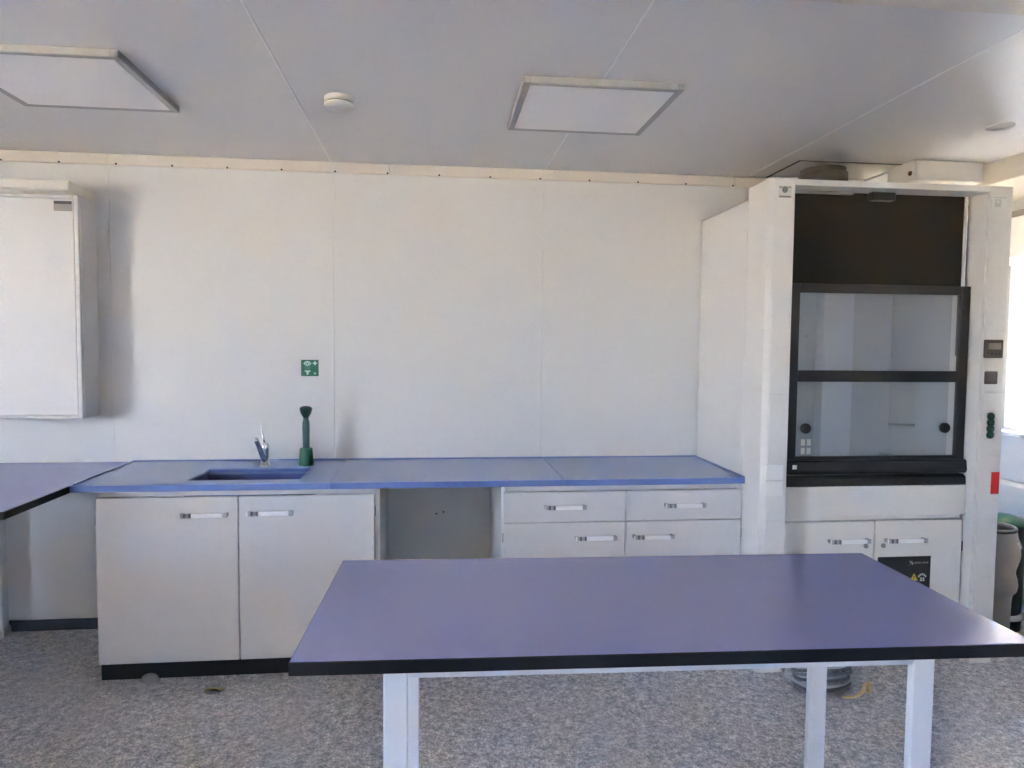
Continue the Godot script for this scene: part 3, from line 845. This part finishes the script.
func build_floor_bits() -> void:
	var p := thing("plastic_cap", "small grey plastic cap on the floor against the black plinth", "cap", Vector3(-1.27, 0, 0.646))
	put(p, "dome", lathe([Vector2(0.038, 0.001), Vector2(0.04, 0.006), Vector2(0.034, 0.022), Vector2(0.022, 0.032), Vector2(0.008, 0.036), Vector2(0, 0.0365)], 28, 0.45), M.grille)
	put(p, "rim", lathe([Vector2(0.03, 0.0005), Vector2(0.044, 0.0005), Vector2(0.045, 0.003), Vector2(0.04, 0.006)], 28, 0.45), M.grille)
	var q := thing("tape_scrap", "small yellowish scrap of tape on the floor before the sink cabinet", "scrap", Vector3(-0.955, 0, 0.76))
	var st := st_new()
	var pts := [Vector3(-0.045, 0.002, -0.008), Vector3(-0.012, 0.007, -0.014), Vector3(0.02, 0.003, -0.009), Vector3(0.046, 0.008, 0.0), Vector3(0.03, 0.003, 0.013), Vector3(-0.004, 0.009, 0.008), Vector3(-0.034, 0.004, 0.012)]
	for y in [0.0, 1.0]:
		for i in range(1, pts.size() - 1):
			var up := Vector3(0, 0.0012 * y, 0)
			tri(st, pts[0] + up, pts[i] + up, pts[i + 1] + up, Vector3(0, y * 2 - 1, 0))
	put(q, "strip", st.commit(), M.tape_yellow)

func build_cables() -> void:
	var c := thing("cable_bundle", "coiled grey cables in a clear plastic bag on the floor below the table", "cable", Vector3(1.745, 0, 0.995))
	c.rotation.y = 0.12
	var rng := RandomNumberGenerator.new()
	rng.seed = 7
	for i in 9:
		var pts := []
		var rx := rng.randf_range(0.105, 0.14)
		var rz := rng.randf_range(0.045, 0.07)
		var y := 0.014 + i * 0.0125
		var tilt := rng.randf_range(-0.12, 0.12)
		var ph := rng.randf_range(0, TAU)
		for k in 37:
			var a := TAU * k / 36.0
			pts.append(Vector3(rx * signf(cos(a)) * pow(absf(cos(a)), 0.7), y + 0.007 * sin(a * 2 + ph) + tilt * 0.02 * cos(a), rz * signf(sin(a)) * pow(absf(sin(a)), 0.7)))
		put(c, "cable_loop", tube(pts, [0.0065], 8), [M.cable_grey, M.cable_dark, M.cable_light][i % 3])
	# crumpled bag round it
	var nz := FastNoiseLite.new()
	nz.seed = 3
	nz.frequency = 9.0
	var st := st_new()
	st.set_smooth_group(0)
	var nu := 40
	var nv := 14
	var f := func(i: int, j: int) -> Vector3:
		var a := TAU * (i % nu) / nu
		var e := PI * j / nv - PI / 2
		var d := Vector3(cos(e) * cos(a), sin(e), cos(e) * sin(a))
		var k := 1.0 + 0.22 * nz.get_noise_3d(d.x, d.y, d.z)
		var p := Vector3(signf(d.x) * pow(absf(d.x), 0.7) * 0.17, 0.07 + signf(d.y) * pow(absf(d.y), 0.6) * 0.064, signf(d.z) * pow(absf(d.z), 0.7) * 0.1) * Vector3(k, 1, k)
		p.y = maxf(0.002, p.y * (1.0 + 0.1 * nz.get_noise_2d(a * 2, e)))
		return p
	for i in nu:
		for j in nv:
			for q in [[i, j], [i, j + 1], [i + 1, j + 1], [i, j], [i + 1, j + 1], [i + 1, j]]:
				st.add_vertex(f.call(q[0], q[1]))
	st.generate_normals()
	put(c, "plastic_bag", st.commit(), M.bag)
	var tp := put(c, "tape_strip", tube([Vector3(0.03, 0.008, 0.105), Vector3(0.07, 0.009, 0.118), Vector3(0.11, 0.012, 0.11), Vector3(0.14, 0.02, 0.1), Vector3(0.155, 0.045, 0.095), Vector3(0.175, 0.05, 0.09), Vector3(0.185, 0.03, 0.09), Vector3(0.172, 0.01, 0.1), Vector3(0.155, 0.022, 0.105)], [0.006, 0.007, 0.008, 0.009, 0.009, 0.009, 0.008, 0.008, 0.006], 8), M.tape)
	tp.set_meta("label", "crumpled brown packing tape")

# ---------------------------------------------------------------- assembly
const WL := [[3.55, 4.6, 0.9, 2.25]]
const WR := [[0.05, 0.29, 1.06, 2.03]]
const WF := [[1.2, 1.45, 0.95, 2.2]]

func _ready() -> void:
	var cam := Camera3D.new()
	cam.name = "camera"
	cam.fov = rad_to_deg(2.0 * atan(384.0 / 705.73))
	cam.position = Vector3(0, 1.535, 3.9275)
	cam.rotation_order = EULER_ORDER_YXZ
	cam.rotation_degrees = Vector3(-3.1628, -6.4033, 0.5044)
	cam.near = 0.05
	cam.far = 300.0
	add_child(cam)
	cam.current = true
	var we := WorldEnvironment.new()
	we.name = "environment"
	var env := Environment.new()
	var sm := ProceduralSkyMaterial.new()
	sm.sky_top_color = Color8(104, 151, 225)
	sm.sky_horizon_color = Color8(216, 230, 250)
	sm.sky_curve = 0.2
	sm.ground_bottom_color = Color8(196, 180, 156)
	sm.ground_horizon_color = Color8(214, 206, 194)
	sm.sun_angle_max = 1.0
	env.background_mode = Environment.BG_SKY
	env.sky = Sky.new()
	env.sky.sky_material = sm
	env.background_energy_multiplier = 16.0
	env.tonemap_mode = Environment.TONE_MAPPER_LINEAR
	env.tonemap_exposure = 8.5
	env.sdfgi_enabled = true
	env.ssao_enabled = true
	env.ssil_enabled = true
	we.environment = env
	add_child(we)
	var sun := DirectionalLight3D.new()
	sun.name = "sun"
	sun.light_color = Color8(255, 234, 206)
	sun.light_energy = 168.0
	sun.shadow_enabled = true
	add_child(sun)
	sun.look_at_from_position(Vector3.ZERO, Vector3(0.0, -0.8, 0.6), Vector3.UP)
	make_materials()
	build_room()
	build_tables()
	build_cabinets()
	build_hood()
	build_wall_things()
	build_ceiling_things()
	build_left_bench()
	build_corner()
	build_cables()
	build_floor_bits()
